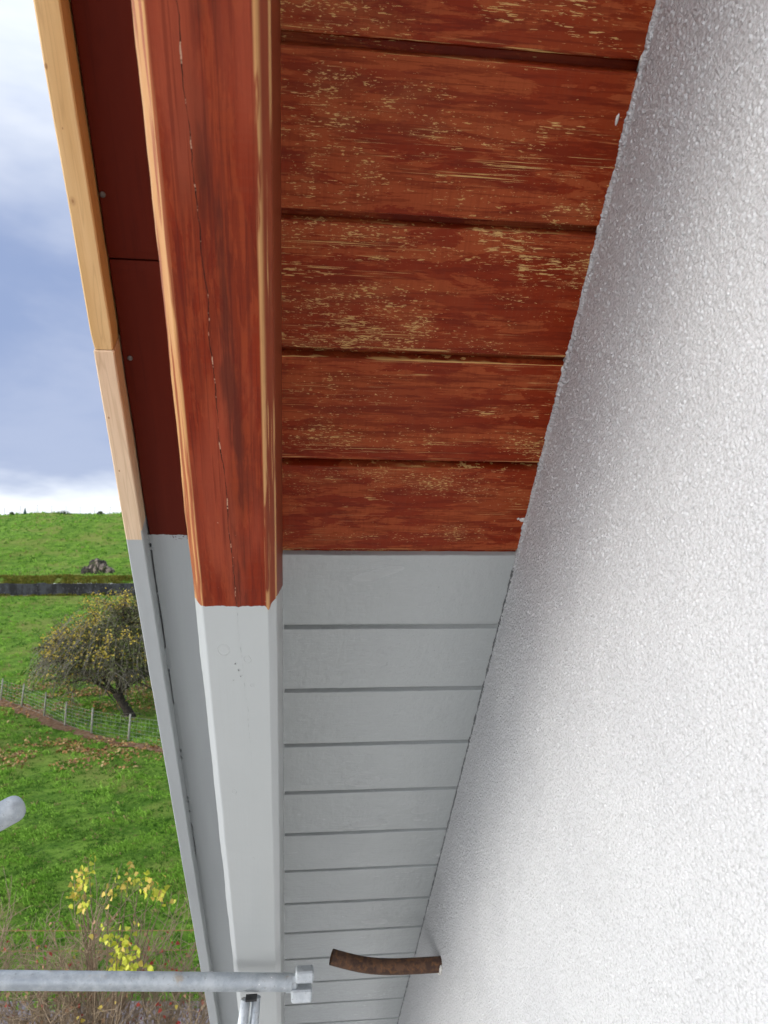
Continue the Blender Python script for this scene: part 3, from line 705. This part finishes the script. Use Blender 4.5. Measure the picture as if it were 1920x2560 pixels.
for i in range(140):
    L = -75 + i*.7; d = 80.0 + wall_shift(L); q = .05*mn.noise(Vector((L*.9, 0, 0))); top = CZ+.55+.10*mn.noise(Vector((L*.8, 3, 0)))+.05*mn.noise(Vector((L*3, 3, 0)))
    a1 = XY(d-.05+q, L); a2 = XY(d-.02+q*.4, L); a3 = XY(d+.75, L)
    rows.append([Vector((*a1, CZ-1.4))-base, Vector((*a1, CZ-.4))-base, Vector((*a2, top-.05))-base, Vector((*XY(d+.05, L), top))-base, Vector((*a3, top+.05))-base, Vector((*a3, CZ-1.4))-base])
mb.strip(rows, 0, False)
o = mb.build('retaining_wall', mat_stone(), label='dark low stone retaining wall across the slope with pale footing', cat='wall', loc=base)

# rock on the hill
rx, ry = XY(89.0, -34.2)
def mat_rock():
    m, T = newmat('weathered_rock'); v = T.tc; n = T.noise(T.scale(v, 1.7, 1.7, .6), 1, 5, .65, dist=.4)
    c = T.mix(T.step(n, .50, .60), (.035, .028, .022), (.34, .27, .22)); c = T.mix(T.step(T.noise(v, 1.4, 3, .6), .56, .62), c, (.05, .06, .02))
    fin(T, c, .9, T.bump(T.noise(v, 4, 5, .7), 1., .12)); return m
mb = MB()
def rock(mb, c, r, sq, seed):
    rows = []
    for i in range(25):
        ph = math.pi*i/24; row = []
        for j in range(36):
            t = 2*math.pi*j/36; d = Vector((math.sin(ph)*math.cos(t), math.sin(ph)*math.sin(t), math.cos(ph)))
            q = r*(1+.38*mn.noise(d*1.3+Vector((seed, 0, 0)))+.16*mn.noise(d*4+Vector((0, seed, 0)))+.06*mn.noise(d*9)); row.append((c[0]+d.x*q*sq[0], c[1]+d.y*q*sq[1], c[2]+d.z*q*sq[2]))
        rows.append(row)
    mb.strip(rows, 0, False, True)
rock(mb, (0, 0, .8), 1.25, (.95, .8, .95), 2.2); rock(mb, (-.95, -.3, .35), .65, (1.1, .8, .9), 6.); rock(mb, (.75, -.2, .35), 1.0, (1.2, .9, .8), 4.)
mb.build('boulder', mat_rock(), label='jagged pale and dark boulder on the green hillside', cat='rock', loc=(rx, ry, gz(rx, ry)-.15))

def leafball(mb, c, rx_, rz_, n, s_, rnd, mi=0):
    for _ in range(n):
        d = Vector((rnd.gauss(0, 1), rnd.gauss(0, 1), rnd.gauss(0, 1))).normalized()*rnd.random()**.4
        p = Vector((c[0]+d.x*rx_, c[1]+d.y*rx_, c[2]+max(-.1, d.z)*rz_)); a_ = Vector((rnd.gauss(0, 1), rnd.gauss(0, 1), rnd.gauss(0, 1))).normalized()*s_; b_ = a_.orthogonal().normalized()*s_*.6
        mb.face([p-a_, p+b_, p+a_, p-b_], mi)
M_DG = simple('dark_bush_leaf', (.030, .055, .016), (.055, .085, .022), 2, .8); M_TEAL = simple('fir_needles', (.020, .075, .055), (.03, .10, .07), 2, .8)
rnd = random.Random(31)
BUSHL = {0: 'low dark bush on the skyline left of the young fir', 1: 'widest dark bush on the skyline right of the young fir', 2: 'small dark bush on the skyline nearest the eave'}
for (vx, r_), lab in zip(((-65.6, .45), (-56.5, 1.3), (-50.0, .6)), BUSHL.values()):
    x, y = XY(131, vx); mb = MB(); leafball(mb, (0, 0, 0), r_, .55, 420, .10, rnd)
    mb.tube([(0, 0, -.2), (0, 0, .4)], [.06, .03], 6)
    mb.build('hilltop_bush', M_DG, label=lab, cat='bush', group='low bushes along the hilltop', loc=(x, y, gz(x, y)))
x, y = XY(131, -63.3); f_ = empty('young_fir', (x, y, gz(x, y)-.05), 'tiny blue green fir standing on the skyline', 'tree')
mb = MB()
for k in range(6):
    z0 = .12+k*.16; r0 = .30-.042*k; rows = []
    for (rr, zz) in ((r0, z0), (r0*.3, z0+.24)): rows.append([(rr*math.cos(j*.449)*(1+.2*(j % 2)), rr*math.sin(j*.449)*(1+.2*(j % 2)), zz-.03*(j % 2)) for j in range(14)])
    mb.strip(rows, 0, False, True)
mb.build('crown', M_TEAL, f_); mb = MB(); mb.tube([(0, 0, 0), (0, 0, 1.05)], [.05, .02], 8); mb.build('trunk', M_DG, f_)

# post fences
M_POST = simple('weathered_post', (.27, .27, .22), (.38, .37, .31), 9, .9, spec=.15); M_WIRE = simple('fence_wire', (.30, .33, .30), (.36, .38, .35), 5, .5, metal=.3)
FP = [(-18.66, 48.23), (-17.14, 46.95), (-15.47, 45.50), (-13.59, 43.51), (-11.88, 41.40), (-10.06, 39.53), (-7.97, 38.13), (-5.70, 35.95)]
fb = Vector((*FP[3], gz(*FP[3]))); fen = empty('wire_fence', fb, 'wire netting fence on thin wooden posts beside the earth path', 'fence')
rnd = random.Random(8)
tops = []
for i, (x, y) in enumerate(FP):
    mb = MB(); z = gz(x, y); lx = rnd.uniform(.02, .10); ly = rnd.uniform(-.05, .05); h_ = rnd.uniform(1.22, 1.38)
    mb.tube([(x-fb.x, y-fb.y, z-.1-fb.z), (x+lx*.5-fb.x, y+ly*.5-fb.y, z+h_*.5-fb.z), (x+lx-fb.x, y+ly-fb.y, z+h_-fb.z)], [.055, .05, .045], 8)
    mb.build('post', M_POST, fen); tops.append((Vector((x, y, z))-fb, Vector((x+lx, y+ly, z+h_-.12))-fb))
mb = MB()
for (a0, a1), (b0, b1) in zip(tops, tops[1:]):
    for k in range(7):
        t_ = .08+k*.15; p, q = a0.lerp(a1, t_), b0.lerp(b1, t_); mb.tube([p, p.lerp(q, .5)-Vector((0, 0, .01)), q], .006, 3, False)
    nv = int((b0-a0).length/.3)
    for k in range(nv): t_ = k/nv; mb.tube([a0.lerp(b0, t_)+Vector((0, 0, .1)), a1.lerp(b1, t_)], .0035, 3, False)
mb.build('netting', M_WIRE, fen)
HX = [-70.2, -67.2, -64.4, -61.4, -58.8, -56.3, -53.8, -51.2, -48.5, -45.8]
hb = Vector((*XY(131.5, -58), 0)); hb.z = gz(hb.x, hb.y); hf = empty('hilltop_fence', hb, 'faint post and wire fence along the hilltop skyline', 'fence')
pt = []
for Lx in HX:
    x, y = XY(131.5, Lx); z = gz(x, y); mb = MB(); mb.tube([Vector((x, y, z-.1))-hb, Vector((x+rnd.uniform(-.05, .05), y, z+1.35))-hb], .030, 6); mb.build('post', M_POST, hf); pt.append(Vector((x, y, z+1.2))-hb)
mb = MB()
for p, q in zip(pt, pt[1:]):
    for dz in (0, -.5): mb.tube([p+Vector((0, 0, dz)), q+Vector((0, 0, dz))], .008, 3, False)
mb.build('wire', M_WIRE, hf)
# electric fence tape at the edge of the near pasture
M_TAPE = simple('orange_fence_tape', (.30, .17, .05), (.34, .20, .06), 6, .6)
eb = Vector((*XY(15.9, -4), 0)); eb.z = gz(eb.x, eb.y); ef = empty('tape_fence', eb, 'two thin orange electric fence tapes crossing the near pasture', 'fence')
for (za, zb) in ((-6.86, -6.80), (-7.27, -7.15)):
    mb = MB(); P_ = []
    for i in range(21):
        t_ = i/20; L = -11.5+13.5*t_; x, y = XY(15.9, L); P_.append(Vector((x, y, CZ+za+(zb-za)*t_-.05*math.sin(t_*math.pi)))-eb)
    mb.tube(P_, .0085, 4, False); mb.build('tape', M_TAPE, ef)
for L in (-11.5, 2.0):
    mb = MB(); x, y = XY(15.9, L); z = gz(x, y); mb.tube([Vector((x, y, z-.1))-eb, Vector((x, y, z+1.3))-eb], .012, 8); mb.build('post', M_POST, ef)

# ------------------------------------------------------------------ apple tree
M_BARK = simple('apple_bark', (.040, .034, .028), (.075, .062, .050), 9, .9, .8, .03, spec=.15)
M_TWIG = simple('grey_twig', (.22, .20, .16), (.30, .27, .22), 3, .9, spec=.15); M_TWD = simple('dark_twig', (.085, .075, .050), (.13, .115, .080), 3, .9, spec=.15)
AL = [simple('leaf_yellow', (.50, .37, .035), (.60, .45, .07), 2), simple('leaf_olive', (.120, .155, .032), (.175, .195, .050), 2), simple('leaf_dark', (.085, .080, .028), (.125, .115, .045), 2), simple('leaf_pink', (.38, .22, .16), (.45, .28, .20), 2)]
tx, ty = -8.93, 42.97; tb = Vector((tx, ty, gz(tx, ty)-.05)); tree = empty('apple_tree', tb, 'gnarled old apple tree with drooping twigs and yellowing leaves beyond the fence', 'tree')
rnd = random.Random(77)
trunk = MB(); crown = MB(); leaves = MB()
def path(p, d, length, n, wob, droop):
    out = [Vector(p)]; d = Vector(d).normalized()
    for i in range(n):
        d = (d + Vector((rnd.gauss(0, wob), rnd.gauss(0, wob), rnd.gauss(0, wob)*.7 - droop))).normalized(); out.append(out[-1]+d*length/n)
    return out
fork = Vector((-.70, 0, 1.25))
trunk.tube([(0.10, 0, -.15), (0, 0, .1), (-.22, 0, .5), (-.50, .05, .9), fork, fork+Vector((-.1, 0, .25))], [.36, .27, .23, .22, .26, .2], 12)
lim = [((-1.0, .1, .75), 3.6, .15), ((-.55, .5, 1.1), 3.8, .13), ((-.75, -.5, 1.25), 3.6, .12), ((.05, .1, 1.2), 4.3, .14), ((.75, -.3, 1.05), 4.1, .15), ((.95, .5, .8), 4.4, .14), ((.35, .9, 1.1), 3.6, .11), ((.1, -.9, 1.1), 3.4, .11)]
def dome(p):   # normalised distance from the crown's centre
    q = p - Vector((.15, 0, 3.3)); return math.sqrt((q.x/4.7)**2+(q.y/4.6)**2+(max(q.z, 0)/3.9)**2)
seconds = []
for d, l, r_ in lim:
    P_ = path(fork, d, l, 8, .16, .01); trunk.tube(P_, [r_*(1-.75*i/8) for i in range(9)], 8)
    for i in range(2, 9):
        for _ in range(3):
            dd = (P_[i]-P_[i-1]).normalized() + Vector((rnd.gauss(0, .75), rnd.gauss(0, .75), rnd.gauss(.15, .5))); Q = path(P_[i], dd, rnd.uniform(1.5, 3.0), 7, .20, .05)
            if dome(Q[-1]) > 1.08: Q = Q[:5]
            trunk.tube(Q, [max(.012, .055*(1-.8*j/6)) for j in range(len(Q))], 5); seconds.append(Q)
tips = []
for Q in seconds:
    for i in range(1, len(Q)):
        for _ in range(5):
            dd = (Q[i]-Q[i-1]).normalized()*.5 + Vector((rnd.gauss(0, .8), rnd.gauss(0, .8), rnd.gauss(.1, .5))); out_ = dome(Q[i])
            T_ = path(Q[i], dd, rnd.uniform(.7, 1.5), 5, .22, .10+.16*(out_ > .7)); 
            if dome(T_[-1]) > 1.12: T_ = T_[:3]
            if T_[0].z < 2.6 and abs(T_[0].x) < 2.2 and rnd.random() < .75: continue
            crown.tube(T_, [max(.006, .016*(1-.6*j/5)) for j in range(len(T_))], 3, False, rnd.choice((0, 1, 1))); tips.append(T_)
# weeping shoots on the outside
for _ in range(620):
    a_ = rnd.uniform(0, 6.28); rr = rnd.uniform(.55, 1.0); 
    if rnd.random() < .45: a_ = rnd.gauss(math.pi, .6); rr = rnd.uniform(.7, 1.02)
    p = Vector((4.7*rr*math.cos(a_)+.1, 4.5*rr*math.sin(a_), 3.1+3.6*math.sqrt(max(0, 1.02-rr*rr))*rnd.uniform(.35, 1)-1.2*max(0, rr-.6)))
    T_ = path(p, (math.cos(a_)*.6, math.sin(a_)*.6, -.2), rnd.uniform(.7, 1.7), 6, .12, .28)
    T_ = [q for q in T_ if q.z > 1.35]
    if len(T_) > 2: crown.tube(T_, [max(.006, .013*(1-.1*j)) for j in range(len(T_))], 3, False, rnd.choice((0, 0, 1))); tips.append(T_)
for T_ in tips:
    for _ in range(rnd.choice((5, 7, 10))):
        p = rnd.choice(T_) + Vector((rnd.gauss(0, .12), rnd.gauss(0, .12), rnd.gauss(0, .12))); o_ = dome(p); r_ = rnd.random(); cl = mn.noise(p*.9)
        mi = 2 if r_ < .45 else 1
        if (o_ > .70 and p.z > 3.4 and cl > -.12 and r_ < .85) or (cl > .30 and r_ < .5): mi = 0
        elif o_ > .6 and cl < -.18 and r_ < .6: continue
        if p.x < -2.8 and p.z < 3.2: mi = 3 if r_ < .16 else (0 if r_ > .90 else mi); 
        if p.x < -2.5 and p.z < 3.4 and rnd.random() < .5: continue
        if p.z < 2.9 and abs(p.x+.2) < 2.4 and rnd.random() < .8: continue
        s_ = rnd.uniform(.035, .075); a2 = Vector((rnd.gauss(0, 1), rnd.gauss(0, 1), rnd.gauss(0, 1))).normalized()*s_; b2 = a2.orthogonal().normalized()*s_*.7
        leaves.face([p-a2, p+b2, p+a2, p-b2], mi)
trunk.build('trunk', M_BARK, tree); cr = crown.build('crown', [M_TWIG, M_TWD], tree, 'tangle of grey drooping twigs'); leaves.build('leaves', AL, cr, 'yellow and olive leaves')

# ------------------------------------------------------------------ shrubs below the eave
M_STEM = simple('brown_stem', (.13, .085, .050), (.22, .155, .095), 20, .85, .4, .004); M_FINE = simple('straw_twig', (.26, .19, .115), (.36, .27, .175), 8, .85)
YL = [simple('yellow_leaf', (.46, .50, .025), (.56, .56, .06), 9, .6), simple('golden_leaf', (.55, .42, .06), (.60, .45, .10), 9, .6), simple('red_leaf', (.34, .035, .022), (.42, .07, .04), 9, .6), simple('tan_leaf', (.33, .20, .10), (.40, .22, .12), 9, .7)]
def leaf(mb, p, s_, mi, rnd):
    a_ = Vector((rnd.gauss(0, .7), rnd.gauss(0, .7), -abs(rnd.gauss(.8, .4)))).normalized(); b_ = a_.cross(Vector((rnd.gauss(0, 1), rnd.gauss(0, 1), rnd.gauss(0, .4)))).normalized(); k_ = a_.cross(b_)*s_*.12
    P_ = [p, p+a_*s_*.18+b_*s_*.42, p+a_*s_*.30+b_*s_*.40+k_, p+a_*s_*.62+b_*s_*.30+k_, p+a_*s_*1.08, p+a_*s_*.62-b_*s_*.30+k_, p+a_*s_*.30-b_*s_*.40+k_, p+a_*s_*.18-b_*s_*.42]
    mb.face(P_, mi)
CL = [(-2.73, 10.83, -3.68, 7), (-2.86, 11.03, -3.88, 5), (-2.8, 10.92, -3.92, 4), (-2.91, 11.07, -4.05, 5), (-2.93, 11.09, -4.19, 6), (-2.76, 10.73, -4.19, 3), (-2.42, 10.66, -3.92, 5), (-2.33, 11.15, -4.03, 6), (-2.18, 10.78, -3.82, 5), (-2.01, 10.75, -3.87, 7), (-1.94, 11.2, -4.1, 5), (-1.78, 10.86, -4.1, 6), (-1.75, 11.08, -4.23, 5), (-2.32, 10.32, -4.39, 7), (-2.12, 10.4, -4.45, 6), (-2.14, 10.11, -4.42, 8), (-2.22, 10.41, -4.62, 7), (-2.19, 10.54, -4.76, 8), (-2.01, 10.32, -4.64, 8), (-2.01, 10.45, -4.81, 6), (-2.18, 10.42, -4.79, 7), (-2.03, 10.04, -4.68, 6)]
def shrub(base, label, seed, nst, height, spread, nleaf, clusters=(), leafmix=(3, 3, 2), lean=(0, 0)):
    rnd_ = random.Random(seed); bs = Vector((*base, gz(*base)-.05)); root = empty('shrub', bs, label, 'shrub', 'autumn shrubs beside the lane')
    st = MB(); tw = MB(); lf = MB(); ends = []
    def pth(p, d, l, n, wob, up=0.):
        out = [Vector(p)]; d = Vector(d).normalized()
        for _ in range(n): d = (d+Vector((rnd_.gauss(0, wob), rnd_.gauss(0, wob), rnd_.gauss(0, wob)*.5+up))).normalized(); out.append(out[-1]+d*l/n)
        return out
    for k in range(nst):
        a_ = rnd_.uniform(0, 6.28); sp = abs(rnd_.gauss(0, spread)); p = Vector((rnd_.gauss(0, .14), rnd_.gauss(0, .14), 0)); h_ = height*rnd_.uniform(.6, 1.)
        P_ = pth(p, (math.cos(a_)*sp+lean[0], math.sin(a_)*sp+lean[1], 1), h_, 9, .09, .02); r0 = rnd_.uniform(.012, .030)
        st.tube(P_, [r0*(1-.85*i/9) for i in range(10)], 6)
        for i in range(2, 10):
            for _ in range(3 if i < 5 else 4):
                Q = pth(P_[i], (P_[i]-P_[i-1]).normalized()+Vector((rnd_.gauss(0, .55), rnd_.gauss(0, .55), rnd_.gauss(.1, .3))), rnd_.uniform(.4, 1.1), 6, .16, .04); tw.tube(Q, [.0085*(1-.11*j) for j in range(7)], 3, False)
                for _ in range(4):
                    j = rnd_.randrange(1, 6); S = pth(Q[j], (Q[j]-Q[j-1]).normalized()+Vector((rnd_.gauss(0, .7), rnd_.gauss(0, .7), rnd_.gauss(0, .5))), rnd_.uniform(.15, .5), 3, .25); tw.tube(S, [.0052, .0046, .004, .003], 3, False); ends += S[1:]
    for _ in range(nleaf):
        p = rnd_.choice(ends); leaf(lf, p, rnd_.uniform(.035, .065), rnd_.choice(leafmix), rnd_)
    for (x, y, z, n) in clusters:
        c = Vector((x, y, CZ+z))-bs; near = min((Vector((0, 0, height*.28)), Vector((0, 0, height*.42))), key=lambda q: (q-c).length)
        m_ = near.lerp(c, .55)+Vector((0, 0, .12)); st.tube([near, near.lerp(m_, .5)+Vector((rnd_.gauss(0, .04), 0, .04)), m_, m_.lerp(c, .6)+Vector((0, 0, .07)), c+Vector((0, 0, .04))], [.012, .010, .008, .006, .003], 5)
        mi = 1 if n in (3, 5) and z < -3.7 and z > -4.4 and rnd_.random() < .5 else 0
        for _ in range(n+6): leaf(lf, c+Vector((rnd_.gauss(0, .075), rnd_.gauss(0, .08), rnd_.gauss(0, .075))), rnd_.uniform(.045, .095), mi if rnd_.random() < .85 else 1, rnd_)
    st.build('stems', M_STEM, root); t2 = tw.build('twigs', M_FINE, root); lf.build('leaves', YL, root)
shrub((-2.46, 11.0), 'brown twiggy shrub hung with large bright yellow leaves', 5, 9, 3.5, .25, 260, CL, (3, 3, 2, 1))
shrub((-3.37, 11.5), 'bare straw coloured shrub at the left edge above the rail', 6, 12, 2.95, .28, 260, (), (3, 3, 2))
shrub((-4.5, 11.7), 'brown shrub cut by the left edge of the view', 16, 9, 3.1, .3, 160, (), (3, 2, 2))
shrub((-1.80, 11.3), 'thin shrub with scattered red leaves next to the eave', 7, 12, 3.1, .26, 480, (), (2, 2, 3))
